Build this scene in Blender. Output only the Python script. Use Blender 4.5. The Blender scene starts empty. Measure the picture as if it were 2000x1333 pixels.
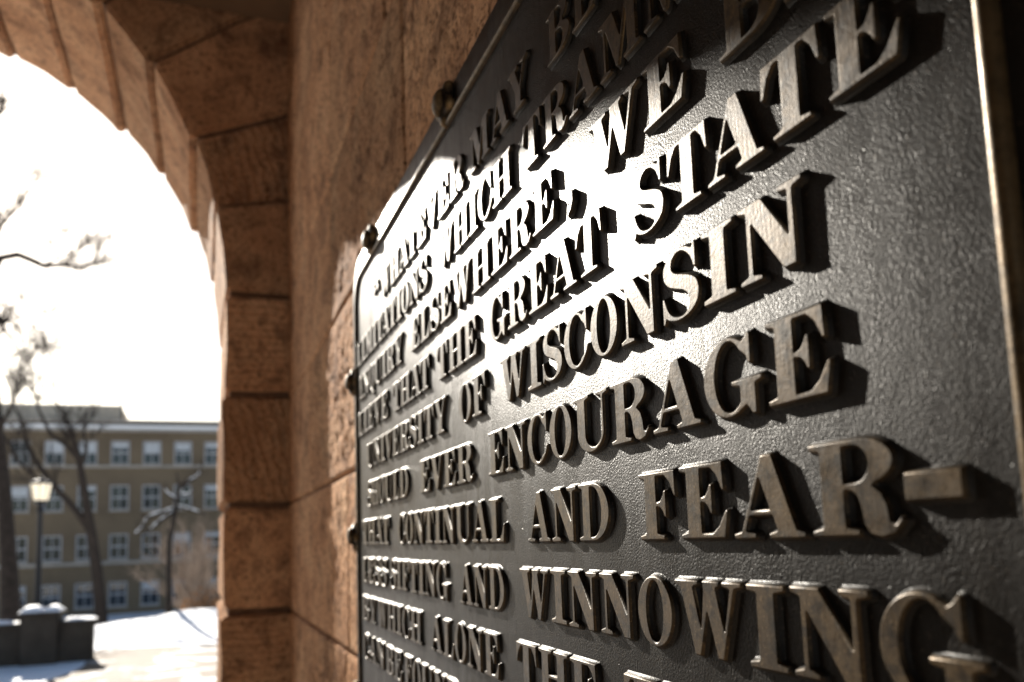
import bpy, bmesh, math, random
import numpy as np
from mathutils import Vector, Matrix
from mathutils.geometry import tessellate_polygon

random.seed(7)
R = math.radians
SC = bpy.context.scene
COL = SC.collection
H = 1.45                       # eye height above the porch floor (porch floor is z = 0)

# ------------------------------------------------------------------ camera
cam = bpy.data.cameras.new('camera')
cam.sensor_width = 36.0
cam.lens = 28.8
cam.shift_y = 0.1003           # shift lens: verticals stay upright
cam.clip_start = 0.02
cam.clip_end = 2000
cam.dof.use_dof = True
cam.dof.focus_distance = 0.615
cam.dof.aperture_fstop = 6.2
cam_ob = bpy.data.objects.new('camera', cam)
COL.objects.link(cam_ob)
rt = Vector((0.93605, -0.35024, -0.03388)); up = Vector((-0.00803, -0.11751, 0.99304)); fw = Vector((0.35178, 0.92926, 0.11281))
cam_ob.matrix_world = Matrix(((rt.x, up.x, -fw.x, 0), (rt.y, up.y, -fw.y, 0), (rt.z, up.z, -fw.z, H), (0, 0, 0, 1)))
SC.camera = cam_ob

# ------------------------------------------------------------------ sky, sun, exposure
SUN_DIR = Vector((-0.208, 1.0, 0.484)).normalized()
sun_el = math.asin(SUN_DIR.z)
sun_az = math.atan2(SUN_DIR.x, SUN_DIR.y)
world = bpy.data.worlds.new('World')
SC.world = world
world.use_nodes = True
wn = world.node_tree
for n in list(wn.nodes):
    wn.nodes.remove(n)
sky_n = wn.nodes.new('ShaderNodeTexSky'); sky_n.sky_type = 'NISHITA'; sky_n.sun_disc = False
sky_n.sun_elevation = sun_el; sky_n.sun_rotation = sun_az
sky_n.air_density = 1.0; sky_n.dust_density = 1.0; sky_n.ozone_density = 1.0
bg_n = wn.nodes.new('ShaderNodeBackground'); bg_n.inputs['Strength'].default_value = 0.05
wo_n = wn.nodes.new('ShaderNodeOutputWorld')
wn.links.new(sky_n.outputs[0], bg_n.inputs[0]); wn.links.new(bg_n.outputs[0], wo_n.inputs[0])
sun = bpy.data.lights.new('sun', 'SUN')
sun.energy = 5.0; sun.angle = R(0.53); sun.color = (1.0, 0.93, 0.82)
sun_ob = bpy.data.objects.new('sun', sun); COL.objects.link(sun_ob)
sun_ob.rotation_euler = (-SUN_DIR).to_track_quat('-Z', 'Y').to_euler()
SC.view_settings.view_transform = 'Standard'
SC.view_settings.look = 'None'
SC.view_settings.exposure = 1.4
SC.view_settings.gamma = 1.0
SC.view_settings.use_curve_mapping = False
SC.cycles.use_denoising = True
SC.cycles.max_bounces = 10
SC.cycles.diffuse_bounces = 6
SC.cycles.sample_clamp_indirect = 8.0

# ------------------------------------------------------------------ helpers
def tag(o, label=None, cat=None, group=None, kind=None):
    if label: o['label'] = label
    if cat: o['category'] = cat
    if group: o['group'] = group
    if kind: o['kind'] = kind
    return o

def empty(name, loc=(0, 0, 0)):
    o = bpy.data.objects.new(name, None); COL.objects.link(o); o.location = loc
    o.empty_display_size = 0.1
    return o

def obj(name, me, mat, parent=None, loc=None):
    o = bpy.data.objects.new(name, me); COL.objects.link(o)
    if mat is not None and len(me.materials) == 0:
        me.materials.append(mat)
    if loc is not None: o.location = loc
    if parent is not None:
        o.parent = parent
        if loc is None:
            o.location = -Vector(parent.location)       # mesh data is in world coordinates
    return o

def mesh(name, verts, faces, smooth=False):
    me = bpy.data.meshes.new(name)
    me.from_pydata([tuple(v) for v in verts], [], faces)
    me.update()
    if smooth:
        me.polygons.foreach_set('use_smooth', [True] * len(me.polygons))
    return me

def from_bm(name, bm, smooth=False):
    bmesh.ops.recalc_face_normals(bm, faces=bm.faces)
    me = bpy.data.meshes.new(name); bm.to_mesh(me); bm.free()
    if smooth:
        me.polygons.foreach_set('use_smooth', [True] * len(me.polygons))
    return me

def add_box(bm, x0, x1, y0, y1, z0, z1):
    vs = [bm.verts.new(p) for p in ((x0, y0, z0), (x1, y0, z0), (x1, y1, z0), (x0, y1, z0), (x0, y0, z1), (x1, y0, z1), (x1, y1, z1), (x0, y1, z1))]
    for f in ((0, 3, 2, 1), (4, 5, 6, 7), (0, 1, 5, 4), (1, 2, 6, 5), (2, 3, 7, 6), (3, 0, 4, 7)):
        bm.faces.new([vs[i] for i in f])
    return vs

def box_mesh(name, x0, x1, y0, y1, z0, z1, bevel=0.0, seg=1):
    bm = bmesh.new(); add_box(bm, x0, x1, y0, y1, z0, z1)
    if bevel > 0:
        bmesh.ops.bevel(bm, geom=list(bm.edges), offset=bevel, segments=seg, affect='EDGES')
    return from_bm(name, bm)

def add_tube(bm, pts, rads, sides=6, cap=True):
    pts = [Vector(p) for p in pts]
    rings = []
    ref = None
    for i, p in enumerate(pts):
        t = (pts[min(i + 1, len(pts) - 1)] - pts[max(i - 1, 0)])
        if t.length < 1e-9: t = Vector((0, 0, 1))
        t.normalize()
        if ref is None:
            ref = Vector((1, 0, 0)) if abs(t.x) < 0.8 else Vector((0, 1, 0))
        a = (ref - t * ref.dot(t)); a.normalize(); b = t.cross(a); ref = a
        r = rads[i]
        rings.append([bm.verts.new(p + (a * math.cos(k * 2 * math.pi / sides) + b * math.sin(k * 2 * math.pi / sides)) * r) for k in range(sides)])
    for i in range(len(rings) - 1):
        for k in range(sides):
            bm.faces.new((rings[i][k], rings[i][(k + 1) % sides], rings[i + 1][(k + 1) % sides], rings[i + 1][k]))
    if cap:
        bm.faces.new(rings[0]); bm.faces.new(rings[-1])

def add_lathe(bm, prof, cx, cy, seg=20, lobes=0, amp=0.0):
    rings = []
    for r, z in prof:
        if r < 1e-6:
            rings.append([bm.verts.new((cx, cy, z))]); continue
        rings.append([bm.verts.new((cx + r * (1 + amp * math.cos(lobes * 2 * math.pi * k / seg)) * math.cos(2 * math.pi * k / seg),
                                    cy + r * (1 + amp * math.cos(lobes * 2 * math.pi * k / seg)) * math.sin(2 * math.pi * k / seg), z)) for k in range(seg)])
    for a, b in zip(rings[:-1], rings[1:]):
        for k in range(seg):
            k2 = (k + 1) % seg
            if len(a) == 1 and len(b) == 1: continue
            if len(a) == 1: bm.faces.new((a[0], b[k], b[k2]))
            elif len(b) == 1: bm.faces.new((a[k], a[k2], b[0]))
            else: bm.faces.new((a[k], a[k2], b[k2], b[k]))

def vnoise(x, y, seed):
    xi = np.floor(x).astype(np.int64); yi = np.floor(y).astype(np.int64)
    fx = x - xi; fy = y - yi
    fx = fx * fx * (3 - 2 * fx); fy = fy * fy * (3 - 2 * fy)
    def h(a, b):
        n = (a * 374761393 + b * 668265263 + seed * 1442695041) & 0x7fffffff
        n = ((n ^ (n >> 13)) * 1274126177) & 0x7fffffff
        n = n ^ (n >> 16)
        return (n & 0xffff) / 65535.0
    return (h(xi, yi) * (1 - fx) * (1 - fy) + h(xi + 1, yi) * fx * (1 - fy) + h(xi, yi + 1) * (1 - fx) * fy + h(xi + 1, yi + 1) * fx * fy) * 2 - 1

def fbm(x, y, seed, octs=4, gain=0.5):
    s = 0; a = 1
    for o in range(octs):
        s = s + a * vnoise(x * 2 ** o, y * 2 ** o, seed + o * 17); a *= gain
    return s

# ------------------------------------------------------------------ materials
class NT:
    def __init__(self, name):
        self.m = bpy.data.materials.new(name); self.m.use_nodes = True
        self.t = self.m.node_tree
        self.b = self.t.nodes['Principled BSDF']
    def n(self, typ, **kw):
        nd = self.t.nodes.new(typ)
        for k, v in kw.items():
            if k.startswith('i_'):
                key = k[2:].replace('_', ' ')
                nd.inputs[key].default_value = v
            else:
                setattr(nd, k, v)
        return nd
    def l(self, a, b):
        self.t.links.new(a, b)
    def ramp(self, fac, stops):
        r = self.n('ShaderNodeValToRGB')
        e = r.color_ramp.elements
        while len(e) < len(stops): e.new(0.5)
        for i, (p, c) in enumerate(stops):
            e[i].position = p; e[i].color = (c[0], c[1], c[2], 1) if hasattr(c, '__len__') else (c, c, c, 1)
        self.l(fac, r.inputs[0]); return r.outputs[0]
    def noise(self, vec, scale, detail=4, rough=0.55, dist=0.0):
        nd = self.n('ShaderNodeTexNoise', i_Scale=scale, i_Detail=detail, i_Roughness=rough, i_Distortion=dist)
        self.l(vec, nd.inputs['Vector']); return nd.outputs['Fac']
    def mix(self, fac, a, b, mode='MIX'):
        nd = self.n('ShaderNodeMix', data_type='RGBA', blend_type=mode)
        for s, v in ((nd.inputs[0], fac), (nd.inputs[6], a), (nd.inputs[7], b)):
            if hasattr(v, 'links') or hasattr(v, 'is_linked'): self.l(v, s)
            elif hasattr(v, '__len__'): s.default_value = (v[0], v[1], v[2], 1)
            else: s.default_value = v
        return nd.outputs[2]
    def math(self, op, a, b=0.0):
        nd = self.n('ShaderNodeMath', operation=op)
        for s, v in ((nd.inputs[0], a), (nd.inputs[1], b)):
            if hasattr(v, 'is_linked'): self.l(v, s)
            else: s.default_value = v
        return nd.outputs[0]
    def bump(self, height, strength, dist, prev=None):
        nd = self.n('ShaderNodeBump', i_Strength=strength, i_Distance=dist)
        self.l(height, nd.inputs['Height'])
        if prev is not None: self.l(prev, nd.inputs['Normal'])
        return nd.outputs[0]

def simple(name, col, rough=0.7, metal=0.0, var=0.0, scale=5.0, bump=0.0, bscale=40.0, bdist=0.01, spec=0.15):
    k = NT(name); g = k.n('ShaderNodeNewGeometry').outputs['Position']
    if var > 0:
        nz = k.noise(g, scale, 5)
        c = k.ramp(nz, [(0.3, [x * (1 - var) for x in col]), (0.7, [min(1, x * (1 + var)) for x in col])])
        k.l(c, k.b.inputs['Base Color'])
    else:
        k.b.inputs['Base Color'].default_value = (*col, 1)
    k.b.inputs['Roughness'].default_value = rough
    k.b.inputs['Metallic'].default_value = metal
    k.b.inputs['Specular IOR Level'].default_value = spec
    if bump > 0:
        k.l(k.bump(k.noise(g, bscale, 5), bump, bdist), k.b.inputs['Normal'])
    return k.m

def sandstone(name, style):
    k = NT(name)
    g = k.n('ShaderNodeNewGeometry').outputs['Position']
    oi = k.n('ShaderNodeObjectInfo')
    off = k.n('ShaderNodeVectorMath', operation='MULTIPLY_ADD')
    cmb = k.n('ShaderNodeCombineXYZ')
    k.l(oi.outputs['Random'], cmb.inputs[0]); k.l(oi.outputs['Random'], cmb.inputs[1]); k.l(oi.outputs['Random'], cmb.inputs[2])
    k.l(cmb.outputs[0], off.inputs[0]); off.inputs[1].default_value = (37, 53, 71); k.l(g, off.inputs[2])
    p = off.outputs[0]
    big = k.noise(p, 3.2, 4, 0.6, 0.4)
    c = k.ramp(big, [(0.28, (0.44, 0.235, 0.13)), (0.5, (0.62, 0.365, 0.215)), (0.75, (0.72, 0.48, 0.30))])
    # soot and weathering patches
    soot = k.noise(p, 9.0, 7, 0.7, 0.6)
    c = k.mix(k.ramp(soot, [(0.50, 0.0), (0.66, 0.8)]), c, (0.12, 0.065, 0.045))
    mpp = k.n('ShaderNodeMapping'); mpp.inputs['Scale'].default_value = (1.0, 0.8, 1.0); k.l(p, mpp.inputs['Vector'])
    wp = k.noise(mpp.outputs[0], 75.0, 5, 0.72, 0.6)
    c = k.mix(k.ramp(wp, [(0.53, 0.0), (0.61, 0.85)]), c, (0.13, 0.07, 0.045))
    # mineral grains and pits
    gr = k.noise(p, 130.0, 3, 0.7)
    c = k.mix(k.ramp(gr, [(0.56, 0.0), (0.70, 0.7)]), c, (0.09, 0.05, 0.032))
    gr2 = k.noise(p, 300.0, 2, 0.6)
    c = k.mix(k.ramp(gr2, [(0.5, 0.0), (0.75, 0.35)]), c, (0.62, 0.40, 0.26))
    tint = k.math('MULTIPLY_ADD', oi.outputs['Random'], 0.42); tint.node.inputs[2].default_value = 0.82
    hsv = k.n('ShaderNodeHueSaturation'); k.l(tint, hsv.inputs['Value']); k.l(c, hsv.inputs['Color'])
    k.l(hsv.outputs[0], k.b.inputs['Base Color'])
    k.b.inputs['Roughness'].default_value = 0.92
    k.b.inputs['Specular IOR Level'].default_value = 0.04
    nrm = k.bump(k.noise(p, 55.0, 7, 0.7), 0.8, 0.009)
    nrm = k.bump(wp, 0.6, -0.006, nrm)
    nrm = k.bump(gr, 0.5, 0.002, nrm)
    if style == 'chiselled':                 # rows of wavy chisel marks
        mp2 = k.n('ShaderNodeMapping'); mp2.inputs['Rotation'].default_value = (0, R(14), 0); k.l(p, mp2.inputs['Vector'])
        wv = k.n('ShaderNodeTexWave', wave_type='BANDS', bands_direction='X', i_Scale=9.0, i_Distortion=5.5, i_Detail=3.0, i_Detail_Scale=2.5)
        k.l(mp2.outputs[0], wv.inputs['Vector'])
        nrm = k.bump(wv.outputs['Fac'], 0.6, 0.011, nrm)
    if style == 'combed':                    # fine comb tooling
        mp2 = k.n('ShaderNodeMapping'); mp2.inputs['Rotation'].default_value = (R(20), R(35), 0); k.l(p, mp2.inputs['Vector'])
        wv = k.n('ShaderNodeTexWave', wave_type='BANDS', bands_direction='Y', i_Scale=34.0, i_Distortion=2.0, i_Detail=2.0, i_Detail_Scale=1.5)
        k.l(mp2.outputs[0], wv.inputs['Vector'])
        nrm = k.bump(wv.outputs['Fac'], 0.42, 0.006, nrm)
    k.l(nrm, k.b.inputs['Normal'])
    return k.m

M_STONE = sandstone('sandstone pitted', 'pitted')
M_CHIS = sandstone('sandstone chiselled', 'chiselled')
M_COMB = sandstone('sandstone combed', 'combed')
M_MORTAR = simple('old mortar', (0.17, 0.105, 0.07), 0.95, var=0.3, scale=20, bump=0.5, bscale=120, bdist=0.004)
M_PLASTER = simple('porch ceiling boards', (0.20, 0.135, 0.09), 0.95, var=0.15, scale=2, bump=0.2)
M_DARKWALL = simple('dark unseen wall finish', (0.045, 0.03, 0.02), 0.8, var=0.3, scale=5)  # dark finish added on the unseen porch walls to dim plaque reflections
M_FLOOR = simple('porch paving', (0.38, 0.32, 0.26), 0.85, var=0.2, scale=6, bump=0.2)

def plate_mat():
    k = NT('dark patinated bronze plate')
    g = k.n('ShaderNodeNewGeometry').outputs['Position']
    n1 = k.noise(g, 7.0, 5, 0.6, 0.3)
    c = k.ramp(n1, [(0.3, (0.007, 0.0062, 0.0055)), (0.7, (0.016, 0.014, 0.012))])
    sp = k.noise(g, 420.0, 3, 0.6)
    c = k.mix(k.ramp(sp, [(0.62, 0.0), (0.74, 0.6)]), c, (0.09, 0.07, 0.05))
    mp = k.n('ShaderNodeMapping'); mp.inputs['Scale'].default_value = (1, 45, 3.0); k.l(g, mp.inputs['Vector'])
    run = k.noise(mp.outputs[0], 1.0, 4, 0.6, 0.5)                  # faint rain streaks
    c = k.mix(k.ramp(run, [(0.56, 0.0), (0.72, 0.30)]), c, (0.05, 0.046, 0.04))
    k.l(c, k.b.inputs['Base Color'])
    k.b.inputs['Metallic'].default_value = 0.0
    rg = k.ramp(k.noise(g, 14.0, 6, 0.7, 0.6), [(0.3, 0.31), (0.7, 0.45)])
    mp3 = k.n('ShaderNodeMapping'); mp3.inputs['Scale'].default_value = (1, 60, 2.2); k.l(g, mp3.inputs['Vector'])
    rg2 = k.ramp(k.noise(mp3.outputs[0], 1.0, 5, 0.65, 0.3), [(0.45, 0.0), (0.65, 0.10)])
    k.l(k.math('ADD', rg, rg2), k.b.inputs['Roughness'])
    k.b.inputs['Specular IOR Level'].default_value = 0.16
    nrm = k.bump(k.noise(g, 620.0, 3, 0.65), 0.46, 0.0009)
    vg = k.n('ShaderNodeTexVoronoi', i_Scale=760.0, feature='SMOOTH_F1'); k.l(g, vg.inputs['Vector'])
    patch = k.ramp(k.noise(g, 22.0, 4, 0.6), [(0.35, 0.25), (0.65, 1.0)])
    nrm = k.bump(k.math('MULTIPLY', vg.outputs['Distance'], patch), 0.34, 0.0009, nrm)
    nrm = k.bump(k.noise(g, 60.0, 3, 0.5), 0.06, 0.003, nrm)
    vo = k.n('ShaderNodeTexVoronoi', i_Scale=95.0); k.l(g, vo.inputs['Vector'])
    pit = k.ramp(vo.outputs['Distance'], [(0.03, 0.0), (0.09, 1.0)])
    sel = k.ramp(k.noise(g, 60.0, 2), [(0.56, 1.0), (0.60, 0.0)])
    pits = k.math('MAXIMUM', pit, sel)
    nrm = k.bump(pits, 0.6, 0.0012, nrm)
    k.l(nrm, k.b.inputs['Normal'])
    return k.m

def letter_mat(name, a, b, r0, r1):
    k = NT(name)
    g = k.n('ShaderNodeNewGeometry').outputs['Position']
    n1 = k.noise(g, 30.0, 6, 0.65, 0.4)
    c = k.ramp(n1, [(0.3, a), (0.7, b)])
    fl = k.noise(g, 700.0, 2, 0.6)
    c = k.mix(k.ramp(fl, [(0.60, 0.0), (0.72, 0.55)]), c, (0.22, 0.15, 0.08))
    dk = k.noise(g, 90.0, 5, 0.7)
    c = k.mix(k.ramp(dk, [(0.48, 0.0), (0.62, 0.8)]), c, (0.012, 0.010, 0.008))
    pt = k.n('ShaderNodeNewGeometry').outputs['Pointiness']
    wear = k.math('MULTIPLY', k.ramp(pt, [(0.51, 0.0), (0.60, 1.0)]), k.ramp(k.noise(g, 60.0, 4), [(0.35, 0.25), (0.6, 1.0)]))
    c = k.mix(wear, c, (0.34, 0.235, 0.12))
    k.l(c, k.b.inputs['Base Color'])
    k.b.inputs['Metallic'].default_value = 0.40
    k.b.inputs['Specular IOR Level'].default_value = 0.2
    k.l(k.ramp(k.noise(g, 110.0, 5, 0.6), [(0.3, r0), (0.7, r1)]), k.b.inputs['Roughness'])
    nrm = k.bump(k.noise(g, 380.0, 4, 0.6), 0.22, 0.0008)
    mp = k.n('ShaderNodeMapping'); mp.inputs['Rotation'].default_value = (R(30), 0, 0); mp.inputs['Scale'].default_value = (1, 1, 0.04); k.l(g, mp.inputs['Vector'])
    nrm = k.bump(k.noise(mp.outputs[0], 900.0, 2, 0.5), 0.16, 0.0006, nrm)      # fine scratches
    k.l(nrm, k.b.inputs['Normal'])
    return k.m

M_PLATE = plate_mat()
M_LETTER = letter_mat('worn bronze letter', (0.024, 0.017, 0.010), (0.075, 0.051, 0.026), 0.32, 0.50)
M_STUD = letter_mat('blackened bronze stud', (0.012, 0.010, 0.009), (0.03, 0.022, 0.016), 0.5, 0.65)

# ------------------------------------------------------------------ stone blocks
def relief_block(name, mat, parent, x_face, y0, y1, z0, z1, cell, seed, rough, depth=0.16):
    """Ashlar block whose face looks towards -x: chiselled margin round a pitted field, relief built as geometry."""
    ny = max(2, int(round((y1 - y0) / cell))); nz = max(2, int(round((z1 - z0) / cell)))
    Y = np.linspace(y0, y1, ny + 1); Z = np.linspace(z0, z1, nz + 1)
    yy, zz = np.meshgrid(Y, Z, indexing='ij')
    edge = np.minimum(np.minimum(yy - y0, y1 - yy), np.minimum(zz - z0, z1 - zz))
    chip = 0.004 * (1 + 0.8 * fbm(yy * 30, zz * 30, seed + 91, 3))
    arris = np.clip(1 - edge / np.maximum(chip, 0.002), 0, 1) * 0.006
    field = np.clip((edge - 0.018) / 0.02, 0, 1)
    hgt = fbm(yy * 48, zz * 62, seed, 3, 0.55) * rough * 0.62
    pits = np.clip(fbm(yy * 60, zz * 70, seed + 5, 2, 0.6) - 0.35, 0, 1) * rough * 1.1
    low = fbm(yy * 5, zz * 5, seed + 9, 2) * 0.0015
    fine = fbm(yy * 90, zz * 90, seed + 33, 2) * 0.0006
    x = x_face - low - fine - (hgt - pits) * field + arris
    cx, cy, cz = x_face + depth / 2, (y0 + y1) / 2, (z0 + z1) / 2
    verts = np.stack([x - cx, yy - cy, zz - cz], -1).reshape(-1, 3).tolist()
    idx = lambda i, j: i * (nz + 1) + j
    faces = [(idx(i, j), idx(i, j + 1), idx(i + 1, j + 1), idx(i + 1, j)) for i in range(ny) for j in range(nz)]
    n = len(verts)
    ring = [idx(i, 0) for i in range(ny + 1)] + [idx(ny, j) for j in range(1, nz + 1)] + [idx(i, nz) for i in range(ny - 1, -1, -1)] + [idx(0, j) for j in range(nz - 1, 0, -1)]
    for r in ring:
        v = verts[r]; verts.append([x_face + depth - cx, v[1], v[2]])
    m = len(ring)
    for k in range(m):
        faces.append((ring[k], ring[(k + 1) % m], n + (k + 1) % m, n + k))
    me = mesh(name, verts, faces)
    bm = bmesh.new(); bm.from_mesh(me); bmesh.ops.recalc_face_normals(bm, faces=bm.faces); bm.to_mesh(me); bm.free()
    me.polygons.foreach_set('use_smooth', [True] * len(me.polygons))
    me.set_sharp_from_angle(angle=R(55))
    return obj(name, me, mat, parent, (cx, cy, cz))

XW = 0.289                      # face of the passage wall
YA, YF = 3.053, 4.05            # near and far faces of the arch wall
passage_wall = empty('passage_wall', (0, 0, 0))
tag(passage_wall, 'tooled brown sandstone block wall that the dark lettered plaque hangs on', 'wall')
obj('mortar_core', box_mesh('mortar_core', XW + 0.012, XW + 0.5, -2.4, YA + 0.02, -0.2, 2.0 + H), M_MORTAR, passage_wall)
zj = [-0.2301 + 0.3775 * k for k in range(-4, 7)]
seed = 1
first = {-4: 2.2, -3: 2.45, -2: 2.05, -1: 2.52, 0: 1.765, 1: 2.40, 2: 1.98, 3: 2.60, 4: 2.12, 5: 2.45, 6: 2.0}
for ki, k in enumerate(range(-4, 6)):
    za, zb = zj[ki] + H, min(zj[ki + 1], 2.0) + H
    cuts = [YA + 0.004, first[k]]
    while cuts[-1] > -2.2:
        cuts.append(cuts[-1] - random.uniform(0.55, 0.85))
    for a, b in zip(cuts[:-1], cuts[1:]):
        seed += 1
        seen = a > 1.5 or (zb - H > 0.5 and a > 0.45)
        cell = (0.0058 if b < 2.2 and a > 1.5 else 0.0085) if (seen and k >= -2) else (0.014 if seen else 0.12)
        relief_block('stone_block', M_STONE if seed % 3 else M_CHIS, passage_wall, XW + random.uniform(-0.0015, 0.0015), b + 0.003, a - 0.003, za + 0.003, zb - 0.003, cell, seed * 13, random.choice([0.0022, 0.003, 0.0038]))

# ---- the archway at the end of the passage
CX, ZS, RA = -1.304, 0.945, 1.368     # arch centre x, springing height (above the eye), radius
arch = empty('stone_archway', (CX, YA, 0))
tag(arch, 'round brown sandstone archway with heavy grooved voussoirs opening onto snow and sky', 'archway')

def prism_block(name, poly, y0, y1, mat, bevel, jit, parent):
    bm = bmesh.new()
    a = [bm.verts.new((x, y0, z)) for x, z in poly]; b = [bm.verts.new((x, y1, z)) for x, z in poly]
    n = len(poly)
    bm.faces.new(a); bm.faces.new(b[::-1])
    for i in range(n):
        bm.faces.new((a[i], b[i], b[(i + 1) % n], a[(i + 1) % n]))
    bmesh.ops.recalc_face_normals(bm, faces=bm.faces)
    # subdivide long edges a little so that the arrises can wander
    bmesh.ops.subdivide_edges(bm, edges=[e for e in bm.edges if e.calc_length() > 0.12], cuts=5, use_grid_fill=True)
    for v in bm.verts:
        c = v.co
        s = vnoise(np.array([c.x * 9 + c.y * 7.3]), np.array([c.z * 9 + c.y * 5.1]), jit)[0]
        t = vnoise(np.array([c.z * 11 + c.y * 6.7]), np.array([c.x * 8 - c.y * 9.1]), jit + 3)[0]
        v.co.x += s * 0.0045; v.co.z += t * 0.0045; v.co.y += (s - t) * 0.003
    sharp = [e for e in bm.edges if len(e.link_faces) == 2 and e.calc_face_angle(0) > R(40)]
    bmesh.ops.bevel(bm, geom=sharp, offset=bevel, segments=2, affect='EDGES')
    me = from_bm(name, bm)
    me.polygons.foreach_set('use_smooth', [True] * len(me.polygons)); me.set_sharp_from_angle(angle=R(38))
    return obj(name, me, mat, parent)

def mirror(poly):
    return [(2 * CX - x, z) for x, z in poly][::-1]

XJ = CX + RA                   # jamb
gap = 0.012
pz = [-1.45] + [-0.9851, -0.6076, -0.2301, 0.1465, 0.5437, 0.9146]
offs = [0.0, 0.004, -0.004, 0.005, -0.003, 0.006]
mats = [M_COMB, M_STONE, M_COMB, M_STONE, M_CHIS, M_COMB]
for i in range(6):
    x0 = XJ + offs[i]
    poly = [(x0, pz[i] + gap + H), (0.80, pz[i] + gap + H), (0.80, pz[i + 1] - gap + H), (x0, pz[i + 1] - gap + H)]
    prism_block('jamb_block', poly, YA, YF, mats[i], 0.010, 40 + i, arch)
    prism_block('jamb_block', mirror(poly), YA, YF, mats[i], 0.010, 140 + i, arch)
def on(th, r): return (CX + r * math.cos(th), ZS + r * math.sin(th) + H)
angs = [R(a) for a in (12.2, 23.3, 36.0, 46.6, 58.0, 69.2, 80.4, 99.6)]
RO = 2.25
def clip_top(poly, zmax):
    out = []
    for (p, q_) in zip(poly, poly[1:] + poly[:1]):
        if p[1] <= zmax: out.append(p)
        if (p[1] <= zmax) != (q_[1] <= zmax):
            t = (zmax - p[1]) / (q_[1] - p[1]); out.append((p[0] + t * (q_[0] - p[0]), zmax))
    return out
def voussoir(t0, t1, dr0, dr1, mat, jit, flip=False):
    g0 = 0.006 / RA
    poly = [on(t0 + g0, RA + dr0), on(t0 + g0 * RA / RO, RO), on((t0 + t1) / 2, RO * 1.03), on(t1 - g0 * RA / RO, RO), on(t1 - g0, RA + dr1), on((t0 + t1) / 2, RA + (dr0 + dr1) / 2 + 0.004)]
    poly = clip_top(poly, 2.6 + H)
    if flip: poly = mirror(poly)
    prism_block('voussoir', poly, YA + random.uniform(-0.004, 0.004), YF + random.uniform(-0.02, 0.02), mat, 0.011, jit, arch)
# springer stones (vertical foot, radial head)
sp = [(XJ + 0.003, pz[-1] + gap + H), (0.80, pz[-1] + gap + H), (0.80, on(angs[0], 2.16)[1] - gap), on(angs[0] - 0.006 / RA, RA), on(angs[0] * 0.5, RA)]
prism_block('voussoir', sp, YA, YF, M_STONE, 0.011, 60, arch)
prism_block('voussoir', mirror(sp), YA, YF, M_STONE, 0.011, 61, arch)
vm = [M_CHIS, M_STONE, M_STONE, M_COMB, M_COMB, M_CHIS]
for i in range(len(angs) - 2):
    voussoir(angs[i], angs[i + 1], *((-0.004, 0.006), (-0.010, 0.010), (-0.006, 0.012), (-0.012, 0.006), (-0.004, 0.008), (-0.008, 0.004))[i % 6], vm[i % 6], 70 + i)
    voussoir(angs[i], angs[i + 1], -0.010, 0.010, vm[(i + 2) % 6], 170 + i, True)
voussoir(angs[-2], angs[-1], -0.012, -0.012, M_CHIS, 90)
# mortar core behind the grooves
cpoly = [(XJ + 0.02, 0.0), (0.78, 0.0), (0.78, 2.58 + H), (2 * CX - 0.78, 2.58 + H), (2 * CX - 0.78, 0.0), (2 * CX - XJ - 0.02, 0.0)]
arc = [on(math.pi - math.pi * k / 36, RA + 0.022) for k in range(37)]
pts = cpoly + arc
bm = bmesh.new()
tri = tessellate_polygon([[Vector((x, z, 0)) for x, z in pts]])
va = [bm.verts.new((x, YA + 0.018, z)) for x, z in pts]; vb = [bm.verts.new((x, YF - 0.016, z)) for x, z in pts]
for t in tri:
    bm.faces.new([va[i] for i in t]); bm.faces.new([vb[i] for i in t])
for i in range(len(pts)):
    j = (i + 1) % len(pts); bm.faces.new((va[i], va[j], vb[j], vb[i]))
obj('mortar_core', from_bm('mortar_core', bm), M_MORTAR, arch)

# ---- rest of the porch
XL = 2 * CX - XW
tag(obj('wall_left', box_mesh('wall_left', XL - 0.5, XL, -2.4, YA, -0.2, 2.0 + H), M_DARKWALL), kind='structure')
tag(obj('ceiling', box_mesh('ceiling', XL - 0.5, XW + 0.5, -2.4, YA + 0.012, 2.0 + H, 2.55 + H), M_PLASTER), kind='structure')
tag(obj('porch_floor', box_mesh('porch_floor', XL - 0.5, XW + 0.5, -2.4, YF + 0.6, -0.12, -0.0), M_FLOOR), kind='structure')

bm = bmesh.new()
add_box(bm, XL - 0.5, -2.1, -2.7, -2.4, -0.2, 2.0 + H); add_box(bm, -0.5, XW + 0.5, -2.7, -2.4, -0.2, 2.0 + H); add_box(bm, -2.1, -0.5, -2.7, -2.4, 0.9 + H, 2.0 + H)
tag(obj('wall_back_blocker', from_bm('wall_back_blocker', bm), M_DARKWALL), kind='structure')  # unseen back wall with doorway, added to block light from behind

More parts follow.
